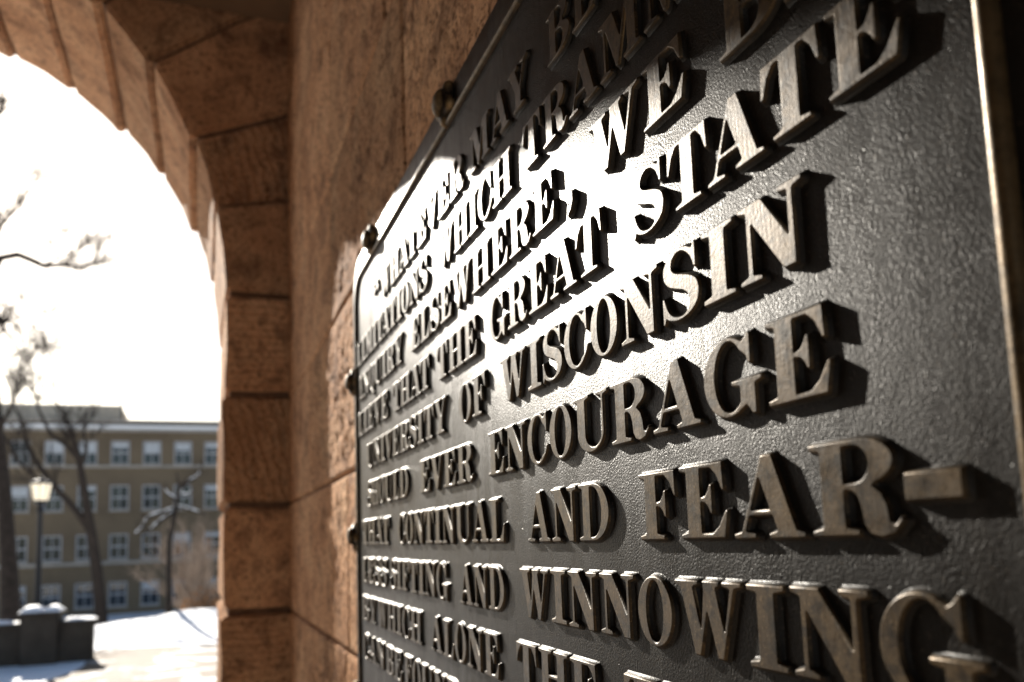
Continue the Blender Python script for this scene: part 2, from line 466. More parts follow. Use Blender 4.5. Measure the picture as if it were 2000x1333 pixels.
# ------------------------------------------------------------------ plaque
XP = 0.2838                     # face of the plate; letter faces stand 2 mm proud
def rrect(y0, y1, z0, z1, r, n=7):
    """rounded rectangle on the wall, counter-clockwise seen from the passage (text left = large y)"""
    out = []
    for (cy, cz, a0) in ((y0 + r, z0 + r, -90), (y0 + r, z1 - r, 0), (y1 - r, z1 - r, 90), (y1 - r, z0 + r, 180)):
        for k in range(n + 1):
            a = R(a0 + 90 * k / n); out.append((cy - r * math.cos(a), cz + r * math.sin(a)))
    return out
PY0, PY1, PZ0, PZ1 = 0.168, 1.642, -0.62 + H, 0.560 + H
plaque = empty('wall_plaque', (XP, (PY0 + PY1) / 2, PZ0))
tag(plaque, 'large dark bronze plaque with raised capital letters fixed to the sandstone wall', 'plaque')
def ring_strip(name, rings, mat, parent, close_last=True, smooth=True):
    n = len(rings[0]); verts = [p for r in rings for p in r]; faces = []
    for a in range(len(rings) - 1):
        for k in range(n):
            faces.append((a * n + k, a * n + (k + 1) % n, (a + 1) * n + (k + 1) % n, (a + 1) * n + k))
    if close_last:
        faces.append(tuple((len(rings) - 1) * n + k for k in range(n)))
    bm = bmesh.new()
    vs = [bm.verts.new(v) for v in verts]
    for f in faces: bm.faces.new([vs[i] for i in f])
    me = from_bm(name, bm, smooth); me.set_sharp_from_angle(angle=R(44))
    return obj(name, me, mat, parent)
def pr(inset, x, r): return [(x, y, z) for y, z in rrect(PY0 + inset, PY1 - inset, PZ0 + inset, PZ1 - inset, r)]
ring_strip('plate', [pr(0, XW + 0.012, 0.075), pr(0, XP + 0.0015, 0.075), pr(0.002, XP, 0.075)], M_PLATE, plaque)
# raised bead that frames the text
bw = [(0.0380, 0.0006), (0.0390, -0.0028), (0.0402, -0.0044), (0.0418, -0.0054), (0.0434, -0.0057), (0.0450, -0.0054), (0.0462, -0.0044), (0.0470, -0.0028), (0.0476, 0.0006)]
ring_strip('bead', [pr(i, XP + dx, 0.055) for i, dx in bw], M_LETTER, plaque, close_last=False)

# rosette studs
def stud_mesh():
    bm = bmesh.new()
    prof = [(0.024, -0.001), (0.0255, 0.004), (0.0235, 0.009), (0.0155, 0.0105), (0.0165, 0.013), (0.015, 0.0165), (0.009, 0.0195), (0, 0.0205)]
    rings = []
    seg = 30
    for j, (r, z) in enumerate(prof):
        if r == 0: rings.append([bm.verts.new((0, 0, z))]); continue
        amp = 0.16 if j < 4 else 0.05
        rings.append([bm.verts.new((r * (1 + amp * math.cos(5 * 2 * math.pi * k / seg) + random.uniform(-.03, .03)) * math.cos(2 * math.pi * k / seg),
                                    r * (1 + amp * math.cos(5 * 2 * math.pi * k / seg)) * math.sin(2 * math.pi * k / seg), z + random.uniform(-.0004, .0004))) for k in range(seg)])
    for a, b in zip(rings[:-1], rings[1:]):
        for k in range(seg):
            if len(b) == 1: bm.faces.new((a[k], a[(k + 1) % seg], b[0]))
            else: bm.faces.new((a[k], a[(k + 1) % seg], b[(k + 1) % seg], b[k]))
    return from_bm('rosette_stud', bm, True)
WM = Matrix(((0, 0, -1, 0), (-1, 0, 0, 0), (0, 1, 0, 0), (0, 0, 0, 1)))     # text right = -y, up = z, out = -x
sm = stud_mesh()
def place_on_plate(o, y, z, sx=1, sy=1, x=XP, rot=0.0):
    o.parent = plaque
    o.matrix_local = Matrix.Translation(Vector((x, y, z)) - plaque.location) @ WM @ Matrix.Rotation(rot, 4, 'Z') @ Matrix.Diagonal((sx, sy, 1, 1))
for (y, z) in ((1.628, 0.318 + H), (1.625, 0.012 + H), (1.627, -0.294 + H), (1.627, -0.5 + H), (1.423, 0.541 + H), (0.934, 0.541 + H), (0.45, 0.541 + H), (0.185, 0.30 + H), (0.185, -0.31 + H)):
    o = bpy.data.objects.new('rosette_stud', sm); COL.objects.link(o)
    if not sm.materials: sm.materials.append(M_STUD)
    place_on_plate(o, y, z, rot=random.uniform(0, 6))

# ---- lettering: outlines in cap heights, drawn for this plaque's wide roman capitals
def arc(cx, cy, rx, ry, a0, a1, n=14):
    return [(cx + rx * math.cos(R(a0 + (a1 - a0) * k / n)), cy + ry * math.sin(R(a0 + (a1 - a0) * k / n))) for k in range(n + 1)]
MIDARM = [(.50, .48), (.59, .46), (.65, .40), (.69, .32), (.75, .32), (.75, .72), (.69, .72), (.65, .64), (.59, .575), (.50, .555)]
TOPARM = [(.50, .925), (.72, .92), (.84, .82), (.95, .61), (1.01, .61), (.99, 1), (0, 1), (0, .93), (.16, .90)]
G = {}
G['I'] = ([(0, 0), (.74, 0), (.74, .08), (.55, .11), (.55, .89), (.74, .92), (.74, 1), (0, 1), (0, .92), (.19, .89), (.19, .11), (0, .08)], [])
G['E'] = ([(0, 0), (.99, 0), (1.07, .37), (1.01, .37), (.86, .17), (.72, .08), (.50, .08)] + MIDARM + TOPARM + [(.16, .10), (0, .07)], [])
G['F'] = ([(0, 0), (.68, 0), (.68, .07), (.50, .10)] + MIDARM + TOPARM + [(.16, .10), (0, .07)], [])
G['L'] = ([(0, 0), (.95, 0), (1.03, .42), (.97, .42), (.82, .18), (.68, .08), (.50, .08), (.50, .90), (.68, .93), (.68, 1), (0, 1), (0, .93), (.16, .90), (.16, .10), (0, .07)], [])
G['T'] = ([(.22, 0), (.92, 0), (.92, .07), (.74, .10), (.74, .92), (.84, .92), (.96, .80), (1.05, .58), (1.12, .58), (1.09, 1), (.05, 1), (.02, .58), (.09, .58), (.18, .80), (.30, .92), (.40, .92), (.40, .10), (.22, .07)], [])
G['H'] = ([(0, 0), (.62, 0), (.62, .07), (.48, .10), (.48, .46), (.84, .46), (.84, .10), (.70, .07), (.70, 0), (1.32, 0), (1.32, .07), (1.18, .10), (1.18, .90), (1.32, .93), (1.32, 1), (.70, 1), (.70, .93), (.84, .90), (.84, .54), (.48, .54), (.48, .90), (.62, .93), (.62, 1), (0, 1), (0, .93), (.14, .90), (.14, .10), (0, .07)], [])
G['N'] = ([(0, 0), (.45, 0), (.45, .07), (.28, .11), (.28, .72), (.84, 0), (1.07, 0), (1.07, .89), (1.24, .92), (1.24, 1), (.79, 1), (.79, .92), (.96, .89), (.96, .38), (.49, 1), (0, 1), (0, .93), (.17, .88), (.17, .11), (0, .07)], [])
G['W'] = ([(.46, 0), (.60, 0), (.80, .58), (1.0, 0), (1.14, 0), (1.44, .90), (1.60, .93), (1.60, 1), (1.16, 1), (1.16, .93), (1.33, .90), (1.18, .37), (1.03, .90), (1.11, .93), (1.11, 1), (.70, 1), (.72, .86), (.63, .37), (.48, .90), (.61, .93), (.61, 1), (0, 1), (0, .93), (.14, .90)], [])
G['V'] = ([(.53, 0), (.68, 0), (1.02, .90), (1.18, .93), (1.18, 1), (.74, 1), (.74, .93), (.91, .90), (.71, .34), (.50, .90), (.64, .93), (.64, 1), (0, 1), (0, .93), (.14, .90)], [])
G['A'] = ([(0, 0), (.43, 0), (.43, .07), (.25, .10), (.32, .27), (.72, .27), (.79, .10), (.65, .07), (.65, 0), (1.27, 0), (1.27, .07), (1.13, .10), (.77, 1), (.57, 1), (.15, .10), (0, .07)], [[(.36, .35), (.52, .72), (.68, .35)]])
G['M'] = ([(0, 0), (.45, 0), (.45, .07), (.28, .10), (.28, .78), (.62, 0), (.72, 0), (1.03, .78), (1.03, .10), (.89, .07), (.89, 0), (1.50, 0), (1.50, .07), (1.36, .10), (1.36, .90), (1.50, .93), (1.50, 1), (1.02, 1), (.81, .46), (.58, 1), (0, 1), (0, .93), (.17, .88), (.17, .10), (0, .07)], [])
G['Y'] = ([(.28, 0), (.95, 0), (.95, .07), (.78, .10), (.78, .42), (1.03, .90), (1.18, .93), (1.18, 1), (.76, 1), (.76, .93), (.92, .90), (.71, .49), (.49, .90), (.62, .93), (.62, 1), (0, 1), (0, .93), (.13, .90), (.44, .40), (.44, .10), (.28, .07)], [])
G['U'] = ([(0, 1), (0, .93), (.14, .90)] + arc(.66, .33, .52, .35, 180, 360, 18) + [(1.18, .90), (1.34, .93), (1.34, 1), (.90, 1), (.90, .93), (1.08, .90)] + arc(.78, .33, .30, .25, 360, 180, 14) + [(.48, .90), (.63, .93), (.63, 1)], [])
G['O'] = (arc(.52, .5, .52, .52, 0, 360, 36)[:-1], [arc(.52, .5, .235, .445, 0, 360, 30)[:-1]])
G['Q'] = (arc(.52, .5, .52, .52, -50, 262, 34) + [(.50, -.10), (.64, -.22), (.90, -.24), (1.0, -.14), (.90, -.10), (.80, -.04)], [arc(.52, .5, .235, .445, 0, 360, 30)[:-1]])
G['C'] = (arc(.53, .5, .53, .52, 52, 312, 30) + [(1.0, .22), (1.06, .34), (.99, .36), (.92, .22)] + arc(.57, .5, .30, .445, 305, 42, 26) + [(.92, .70), (.96, .60), (1.03, .60), (1.03, 1), (.96, 1), (.93, .95)], [])
G['G'] = (arc(.53, .5, .53, .52, 52, 300, 30) + [(.90, .09), (1.0, -.03), (1.09, -.03), (1.09, .34), (1.22, .37), (1.22, .44), (.60, .44), (.60, .37), (.77, .34), (.77, .15)] + arc(.57, .5, .30, .445, 297, 42, 26) + [(.92, .70), (.96, .60), (1.03, .60), (1.03, 1), (.96, 1), (.93, .95)], [])
G['D'] = ([(0, 0)] + arc(.60, .5, .66, .5, -90, 90, 22) + [(0, 1), (0, .93), (.16, .90), (.16, .10), (0, .07)], [[(.50, .08)] + arc(.58, .5, .36, .42, -90, 90, 16) + [(.50, .92)]])
G['R'] = ([(0, 0), (.67, 0), (.67, .07), (.50, .10), (.50, .47), (.58, .46), (.65, .41), (.69, .30), (.72, .12), (.79, .02), (.93, -.02), (1.10, .02), (1.23, .15), (1.18, .20), (1.11, .12), (1.06, .15), (1.04, .30), (.98, .43), (.88, .505)] + arc(.70, .75, .45, .25, -62, 90, 16) + [(0, 1), (0, .93), (.16, .90), (.16, .10), (0, .07)], [[(.50, .55)] + arc(.62, .735, .20, .185, -90, 90, 12) + [(.50, .92)]])
G['B'] = ([(0, 0)] + arc(.66, .275, .54, .275, -90, 66, 14) + arc(.62, .775, .48, .225, -58, 90, 12) + [(0, 1), (0, .93), (.16, .90), (.16, .10), (0, .07)], [[(.50, .08)] + arc(.60, .275, .24, .195, -90, 90, 10) + [(.50, .47)], [(.50, .56)] + arc(.58, .74, .21, .18, -90, 90, 10) + [(.50, .92)]])
G['-'] = ([(0, .32), (.66, .32), (.66, .60), (0, .60)], [])
G[','] = ([(.02, -.20), (.16, -.14), (.26, .02), (.26, .20), (.16, .26), (.04, .24), (0, .12), (.04, .03), (.12, 0), (.10, -.10)], [])
G['.'] = (arc(.14, .12, .14, .14, 0, 360, 14)[:-1], [])
G['"'] = ([(.0, .62), (.14, .58), (.24, .66), (.22, .80), (.12, .84), (.16, 1.0), (.06, .98), (.0, .80)], [])
def stroke(P, n=4):
    dense = []
    for i in range(len(P) - 1):
        p0, p1, p2, p3 = (np.array(P[max(i - 1, 0)], float), np.array(P[i], float), np.array(P[i + 1], float), np.array(P[min(i + 2, len(P) - 1)], float))
        for k in range(n):
            t = k / n
            dense.append(.5 * ((2 * p1) + (-p0 + p2) * t + (2 * p0 - 5 * p1 + 4 * p2 - p3) * t * t + (-p0 + 3 * p1 - 3 * p2 + p3) * t ** 3))
    dense.append(np.array(P[-1], float))
    return [tuple(v) for v in dense]
# S: outer contour followed clockwise from the top serif, then back along the inner one
_s_left = stroke([(.83, .93), (.68, 1.0), (.48, 1.02), (.24, .97), (.07, .83), (.06, .66), (.17, .53), (.38, .44), (.58, .37), (.70, .27), (.69, .14), (.60, .065), (.46, .05), (.28, .10), (.15, .22), (.07, .40)])
_s_right = stroke([(.10, .07), (.20, .02), (.42, -.02), (.68, .01), (.90, .12), (.98, .29), (.93, .46), (.78, .56), (.58, .63), (.40, .69), (.30, .77), (.33, .88), (.46, .945), (.62, .92), (.78, .80), (.86, .63)])
G['S'] = (_s_left + [(0, .40), (0, 0), (.06, 0)] + _s_right + [(.93, .63), (.93, 1.0), (.87, 1.0)], [])

CAPH = 0.0451
RELIEF = 0.0041
def area(p): return sum(a[0] * b[1] - b[0] * a[1] for a, b in zip(p, p[1:] + p[:1])) / 2
def offset(p, dist):
    n = len(p); out = []
    for i in range(n):
        a, b, c = Vector(p[i - 1]), Vector(p[i]), Vector(p[(i + 1) % n])
        e1 = (b - a); e2 = (c - b)
        if e1.length < 1e-6 or e2.length < 1e-6: out.append(tuple(b)); continue
        e1.normalize(); e2.normalize()
        n1 = Vector((e1.y, -e1.x)); n2 = Vector((e2.y, -e2.x))
        m = n1 + n2
        if m.length < 0.3: m = n1 * 1.0
        else:
            m = m / max(m.dot(n1), 0.55)
        out.append((b.x + m.x * dist, b.y + m.y * dist))
    return out
def soften(p):
    """small chamfer on hard corners, as sand casting leaves them"""
    n = len(p); out = []
    for i in range(n):
        a, b, c = Vector(p[i - 1]), Vector(p[i]), Vector(p[(i + 1) % n])
        e1 = a - b; e2 = c - b
        l = min(e1.length, e2.length)
        if l > 0.05 and e1.angle(e2) < R(150):
            k = 0.012 if l > 0.06 else 0.008
            out.append(tuple(b + e1.normalized() * k)); out.append(tuple(b + e2.normalized() * k))
        else:
            out.append(tuple(b))
    return out
def glyph_mesh(ch):
    outer, holes = G[ch]
    loops = [list(outer)] + [list(h) for h in holes]
    loops[0] = loops[0] if area(loops[0]) > 0 else loops[0][::-1]
    for i in range(1, len(loops)):
        if area(loops[i]) > 0: loops[i] = loops[i][::-1]
    loops = [soften(l) for l in loops]
    levels = [(0.046, -0.0003), (0.022, RELIEF * 0.13), (0.004, RELIEF * 0.55), (-0.006, RELIEF * 0.82), (-0.013, RELIEF * 0.94), (-0.024, RELIEF)]
    bm = bmesh.new(); tops = []
    for l in loops:
        rings = []
        for d, z in levels:
            rings.append([bm.verts.new((x, y, z)) for x, y in offset(l, d)])
        n = len(l)
        for q, (a, b) in enumerate(zip(rings[:-1], rings[1:])):
            for k in range(n):
                bm.faces.new((a[k], a[(k + 1) % n], b[(k + 1) % n], b[k])).material_index = 1 if q < 2 else 0  # plate patina on the lower sides also stands in for their shade
        tops.append(rings[-1])
    flat = [v for r in tops for v in r]
    for t in tessellate_polygon([[v.co.copy() for v in r] for r in tops]):
        try: bm.faces.new([flat[i] for i in t])
        except ValueError: pass
    me = bpy.data.meshes.new('letter')
    bmesh.ops.recalc_face_normals(bm, faces=bm.faces)
    rim = set(v for r in tops for v in r)
    for f in bm.faces: f.smooth = True
    for e in bm.edges:
        e.smooth = not ((e.verts[0] in rim and e.verts[1] in rim) or e.calc_face_angle(0) > R(34))
    bm.to_mesh(me); bm.free()
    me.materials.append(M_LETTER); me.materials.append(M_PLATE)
    return me
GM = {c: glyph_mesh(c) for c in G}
GW = {c: max(p[0] for p in G[c][0]) for c in G}
KERN = {('A', 'T'): -.14, ('T', 'A'): -.14, ('A', 'V'): -.14, ('V', 'A'): -.14, ('A', 'Y'): -.12, ('L', 'T'): -.1, ('V', 'E'): -.02}
SPACE = 0.09
TEXT = [
    (0.4082, [('""', 1.413, 1.365), ('WHATEVER', 1.349, 0.870), ('MAY', 0.843, 0.666), ('BE', 0.620, 0.525), ('THE', 0.480, 0.310)]),
    (0.3393, [('LIMITATIONS', 1.582, 1.041), ('WHICH', 0.984, 0.716), ('TRAMMEL', 0.686, 0.300)]),
    (0.2703, [('INQUIRY', 1.562, 1.197), ('ELSEWHERE', 1.138, 0.617), (',', 0.594, 0.580), ('WE', 0.547, 0.412), ('BE-', 0.376, 0.240)]),
    (0.2014, [('LIEVE', 1.578, 1.307), ('THAT', 1.268, 1.042), ('THE', 1.004, 0.838), ('GREAT', 0.796, 0.533), ('STATE', 0.485, 0.248)]),
    (0.1324, [('UNIVERSITY', 1.497, 0.967), ('OF', 0.912, 0.814), ('WISCONSIN', 0.766, 0.316)]),
    (0.0634, [('SHOULD', 1.497, 1.175), ('EVER', 1.104, 0.865), ('ENCOURAGE', 0.811, 0.305)]),
    (-0.0055, [('THAT', 1.549, 1.312), ('CONTINUAL', 1.248, 0.768), ('AND', 0.706, 0.542), ('FEAR', 0.497, 0.269), ('-', 0.269, 0.239)]),
    (-0.0745, [('LESS', 1.554, 1.337), ('SIFTING', 1.310, 0.976), ('AND', 0.927, 0.775), ('WINNOWING', 0.731, 0.237)]),
    (-0.1434, [('BY', 1.559, 1.427), ('WHICH', 1.414, 1.114), ('ALONE', 1.065, 0.797), ('THE', 0.749, 0.573), ('TRUTH', 0.534, 0.262)]),
    (-0.2124, [('CAN', 1.554, 1.368), ('BE', 1.350, 1.241), ('FOUND', 1.221, 0.936), ('.', 0.920, 0.908), ('""', 0.900, 0.860)]),
]
for base, words in TEXT:
    for w, ya, yb in words:
        xs = []; x = 0.0
        for i, c in enumerate(w):
            if i: x += SPACE + KERN.get((w[i - 1], c), 0.0)
            xs.append(x); x += GW[c]
        s = (ya - yb) / x
        for c, x0 in zip(w, xs):
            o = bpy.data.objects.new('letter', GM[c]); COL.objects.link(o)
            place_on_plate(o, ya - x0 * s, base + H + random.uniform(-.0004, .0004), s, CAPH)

# ------------------------------------------------------------------ outdoors
GZ = -1.95 + H                  # ground level outside the porch
M_SNOW = simple('snow', (0.82, 0.83, 0.85), 0.75, var=0.05, scale=1.5, bump=0.4, bscale=6, bdist=0.08)
M_SNOW2 = simple('packed snow', (0.84, 0.84, 0.85), 0.7, bump=0.3, bscale=20, bdist=0.02)
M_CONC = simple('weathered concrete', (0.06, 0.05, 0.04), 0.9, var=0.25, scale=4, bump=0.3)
M_BARK = simple('dark bark', (0.032, 0.025, 0.021), 0.9, var=0.4, scale=8, bump=0.7, bscale=14, bdist=0.03)
M_TWIG = simple('pale shrub twigs', (0.26, 0.20, 0.155), 0.9, var=0.3, scale=3)
M_DRY = simple('dry orange leaves', (0.36, 0.17, 0.06), 0.85, var=0.3, scale=6)
M_IRON = simple('black painted iron', (0.02, 0.02, 0.022), 0.45)

def ground_z(x, y):
    t = np.clip((y - 21) / 20.0, 0, 1); t = t * t * (3 - 2 * t)
    z = GZ - 2.3 * t
    far = np.clip((y - 16.5) / 4, 0, 1)
    z = z + fbm(x * 0.35, y * 0.35, 3, 4) * 0.16 * far * (1 - 0.4 * t)
    bank = np.exp(-((y - 23.5 - 0.5 * x) / 2.2) ** 2) * np.clip((x + 3.2) / 1.6, 0, 1)
    return z + 0.28 * bank
xs = np.concatenate([np.linspace(-400, -30, 8), np.linspace(-26, 14, 82), np.linspace(20, 400, 8)])
ys = np.concatenate([np.linspace(-60, 3, 6), np.linspace(4.6, 50, 150), np.linspace(55, 900, 14)])
xx, yy = np.meshgrid(xs, ys, indexing='ij')
zz = ground_z(xx, yy)
zz = np.where(yy < 4.7, GZ - 0.02, zz)
n1 = len(ys)
me = mesh('snow_ground', np.stack([xx, yy, zz], -1).reshape(-1, 3).tolist(), [(i * n1 + j, (i + 1) * n1 + j, (i + 1) * n1 + j + 1, i * n1 + j + 1) for i in range(len(xs) - 1) for j in range(n1 - 1)], True)
tag(obj('snow_ground', me, M_SNOW), kind='structure')
# tan path with leftover snow
k = NT('tan path with snow patches'); g = k.n('ShaderNodeNewGeometry').outputs['Position']
pc = k.ramp(k.noise(g, 14, 5), [(0.3, (0.09, 0.06, 0.035)), (0.7, (0.15, 0.105, 0.062))])
pc = k.mix(k.ramp(k.noise(g, 1.3, 6, 0.62, 0.8), [(0.54, 0.0), (0.60, 1.0)]), pc, (0.74, 0.75, 0.78))
k.l(pc, k.b.inputs['Base Color']); k.b.inputs['Roughness'].default_value = 0.85
M_PATH = k.m
pv = []; pf = []
NY = 40
for j in range(NY + 1):
    y = 4.9 + (18.2 - 4.9) * j / NY
    for i in range(9):
        wob = 0.12 * math.sin(y * 1.7 + (0 if i < 4 else 2))
        x = -2.3 + 3.9 * i / 8 + (wob if i in (0, 8) else 0) + max(0, y - 13) * 0.10
        pv.append((x, y, float(ground_z(np.array(x), np.array(y))) + 0.012))
for j in range(NY):
    for i in range(8):
        a = j * 9 + i; pf.append((a, a + 1, a + 10, a + 9))
tag(obj('path', mesh('path', pv, pf, True), M_PATH), kind='structure')
for i in range(3):
    tag(obj('porch_step', box_mesh('porch_step', -3.4, 0.8, YF + 0.6 + 0.32 * i, YF + 0.92 + 0.32 * i, GZ - 0.1, -0.012 - 0.16 * (i + 1) + 0.02, 0.008), M_CONC), kind='structure')

# ---- low garden wall with pedestal and snow caps
lw = empty('garden_wall', (-4.2, 16.8, GZ))
tag(lw, 'low dark concrete garden wall with snow-capped pedestal in front of the lamp post', 'wall')
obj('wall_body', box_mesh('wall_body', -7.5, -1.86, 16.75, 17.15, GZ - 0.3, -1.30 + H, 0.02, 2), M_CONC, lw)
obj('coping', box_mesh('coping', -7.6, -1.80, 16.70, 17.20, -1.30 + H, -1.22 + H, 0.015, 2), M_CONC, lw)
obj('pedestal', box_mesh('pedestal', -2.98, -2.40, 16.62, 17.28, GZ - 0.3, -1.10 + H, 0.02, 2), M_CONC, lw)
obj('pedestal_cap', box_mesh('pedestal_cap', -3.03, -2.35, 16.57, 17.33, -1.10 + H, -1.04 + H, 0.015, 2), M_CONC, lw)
def snow_lump(name, x0, x1, y0, y1, z, h, parent, seed, nx=26, ny=8):
    v = []; f = []
    for i in range(nx + 1):
        for j in range(ny + 1):
            u = i / nx; w = j / ny
            x = x0 + (x1 - x0) * u; y = y0 + (y1 - y0) * w
            e = max(0.0, min(1, min(u, 1 - u) * (x1 - x0) / 0.09)) ** 0.5 * max(0.0, min(1, min(w, 1 - w) * (y1 - y0) / 0.09)) ** 0.5
            zz_ = z + 0.003 + h * e * (0.8 + 0.35 * float(fbm(np.array(x * 2.6), np.array(y * 2.6), seed, 3)))
            v.append((x, y, max(z + 0.003, zz_)))
    for i in range(nx):
        for j in range(ny):
            a = i * (ny + 1) + j; f.append((a, a + ny + 1, a + ny + 2, a + 1))
    return obj(name, mesh(name, v, f, True), M_SNOW2, parent)
snow_lump('snow_cap', -7.5, -3.06, 16.72, 17.18, -1.22 + H, 0.06, lw, 4)
snow_lump('snow_cap', -2.33, -1.82, 16.72, 17.18, -1.22 + H, 0.045, lw, 5, 12)
snow_lump('snow_cap', -3.01, -2.66, 16.60, 17.30, -1.04 + H, 0.10, lw, 6, 12)
snow_lump('snow_cap', -2.63, -2.37, 16.60, 17.30, -1.04 + H, 0.10, lw, 8, 12)

# ---- lamp post
lp = empty('lamp_post', (-3.14, 19.2, GZ))
tag(lp, 'black iron lamp post with pale glass lantern behind the garden wall', 'lamp post')
bm = bmesh.new()
add_lathe(bm, [(0.0, -0.2), (0.17, -0.2), (0.17, 0.05), (0.13, 0.12), (0.13, 0.5), (0.10, 0.58), (0.075, 0.66), (0.06, 1.6), (0.05, 2.75), (0.07, 2.78), (0.07, 2.83), (0.05, 2.86), (0.05, 2.93), (0.0, 2.93)], 0, 0, 18)
po = obj('post', from_bm('post', bm, True), M_IRON, lp, (0, 0, 0))
bm = bmesh.new()
add_lathe(bm, [(0.05, 2.92), (0.14, 2.98), (0.145, 3.02), (0.0, 3.021)], 0, 0, 8)
obj('lantern_base', from_bm('lantern_base', bm), M_IRON, lp, (0, 0, 0))
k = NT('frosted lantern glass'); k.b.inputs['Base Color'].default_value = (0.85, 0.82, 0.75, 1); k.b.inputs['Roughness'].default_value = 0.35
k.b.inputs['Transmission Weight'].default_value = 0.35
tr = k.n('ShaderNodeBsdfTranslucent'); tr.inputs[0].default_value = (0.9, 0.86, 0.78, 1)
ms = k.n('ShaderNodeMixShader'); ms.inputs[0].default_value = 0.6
k.b.inputs['Emission Color'].default_value = (1, 0.9, 0.72, 1); k.b.inputs['Emission Strength'].default_value = 0.35  # slight emission added so the backlit glass reads bright
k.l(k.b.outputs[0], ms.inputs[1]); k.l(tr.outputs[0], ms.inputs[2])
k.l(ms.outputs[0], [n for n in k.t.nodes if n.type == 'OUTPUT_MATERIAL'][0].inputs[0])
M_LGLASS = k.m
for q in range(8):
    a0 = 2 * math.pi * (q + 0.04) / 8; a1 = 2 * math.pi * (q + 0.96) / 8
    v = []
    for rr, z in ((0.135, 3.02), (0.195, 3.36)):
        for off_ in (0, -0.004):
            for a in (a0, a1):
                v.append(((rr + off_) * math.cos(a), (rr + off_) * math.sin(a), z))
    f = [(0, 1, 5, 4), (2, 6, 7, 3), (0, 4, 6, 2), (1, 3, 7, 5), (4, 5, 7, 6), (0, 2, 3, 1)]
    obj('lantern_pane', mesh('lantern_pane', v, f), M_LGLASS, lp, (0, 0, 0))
bm = bmesh.new()
for q in range(8):
    a = 2 * math.pi * q / 8
    add_tube(bm, [(0.138 * math.cos(a), 0.138 * math.sin(a), 3.01), (0.198 * math.cos(a), 0.198 * math.sin(a), 3.37)], [0.009, 0.009], 5)
obj('lantern_frame', from_bm('lantern_frame', bm), M_IRON, lp, (0, 0, 0))
bm = bmesh.new()
add_lathe(bm, [(0.0, 3.36), (0.22, 3.36), (0.22, 3.385), (0.15, 3.43), (0.06, 3.46), (0.03, 3.48), (0.035, 3.51), (0.0, 3.54)], 0, 0, 16)
obj('lantern_cap', from_bm('lantern_cap', bm, True), M_IRON, lp, (0, 0, 0))

# ---- brick building across the lawn
FY = 62.0
def brick_mat():
    k = NT('tan brick far off')
    g = k.n('ShaderNodeNewGeometry').outputs['Position']
    mp = k.n('ShaderNodeMapping'); mp.inputs['Rotation'].default_value = (R(-90), 0, 0); k.l(g, mp.inputs['Vector'])
    br = k.n('ShaderNodeTexBrick', i_Scale=4.0); br.inputs['Color1'].default_value = (0.135, 0.098, 0.062, 1); br.inputs['Color2'].default_value = (0.175, 0.13, 0.082, 1); br.inputs['Mortar'].default_value = (0.17, 0.13, 0.08, 1)
    k.l(mp.outputs[0], br.inputs['Vector'])
    c = k.mix(k.ramp(k.noise(g, 0.35, 5), [(0.4, 0.0), (0.7, 0.6)]), br.outputs[0], (0.085, 0.062, 0.04))
    k.l(c, k.b.inputs['Base Color']); k.b.inputs['Roughness'].default_value = 0.9
    return k.m
M_BRICK = brick_mat()
M_TRIM = simple('pale stone trim', (0.33, 0.30, 0.265), 0.85, var=0.15, scale=1)
M_WHITE = simple('white window paint', (0.40, 0.40, 0.41), 0.5)
k = NT('dark window glass'); g = k.n('ShaderNodeNewGeometry').outputs['Position']
k.b.inputs['Base Color'].default_value = (0.02, 0.026, 0.032, 1); k.b.inputs['Roughness'].default_value = 0.04; k.b.inputs['Specular IOR Level'].default_value = 0.6
M_GLASS = k.m
M_BLIND = simple('pale roller blind', (0.48, 0.50, 0.52), 0.7)
bd = empty('brick_building', (-4, FY, -4.2 + H))
tag(bd, 'four storey tan brick building with white sash windows and snowy roof across the lawn', 'building')
cols = [-5.40 + 2.005 * (c - 5) for c in range(0, 13)]
rows = [(6.66, 1.64), (3.58, 1.72), (0.26, 1.68), (-2.95, 1.66)]
WW = 1.18
bx0, bx1 = cols[0] - 1.2, cols[-1] + 4.0
bm = bmesh.new()
# facade built as strips so that every window is a real opening
zb = -4.6
edges_z = []
for zc, hh in sorted(rows):
    add_box(bm, bx0, bx1, FY, FY + 0.35, zb + H, zc - hh / 2 + H)
    prev = bx0
    for c in cols:
        add_box(bm, prev, c - WW / 2, FY, FY + 0.35, zc - hh / 2 + H, zc + hh / 2 + H); prev = c + WW / 2
    add_box(bm, prev, bx1, FY, FY + 0.35, zc - hh / 2 + H, zc + hh / 2 + H)
    zb = zc + hh / 2
add_box(bm, bx0, bx1, FY, FY + 0.35, zb + H, 8.75 + H)
bmesh.ops.remove_doubles(bm, verts=bm.verts, dist=0.0005)
me = from_bm('facade', bm)
obj('facade', me, M_BRICK, bd)
obj('rear_mass', box_mesh('rear_mass', bx0, bx1, FY + 0.9, FY + 14, -4.6 + H, 8.6 + H), M_BRICK, bd)
rfm = obj('roof', box_mesh('roof', bx0 - 0.2, bx1 + 0.2, FY - 0.2, FY + 14, 8.755 + H, 8.95 + H), M_TRIM, bd)
rs = obj('roof_snow', box_mesh('roof_snow', bx0 - 0.1, bx1 + 0.1, FY - 0.28, FY - 0.02, 8.30 + H, 8.56 + H, 0.06, 2), M_SNOW2, bd)
obj('cornice', box_mesh('cornice', bx0 - 0.2, bx1 + 0.2, FY - 0.32, FY - 0.003, 8.10 + H, 8.30 + H, 0.03), M_TRIM, bd)
obj('string_course', box_mesh('string_course', bx0, bx1, FY - 0.16, FY - 0.003, 5.62 + H, 5.80 + H, 0.02), M_TRIM, bd)
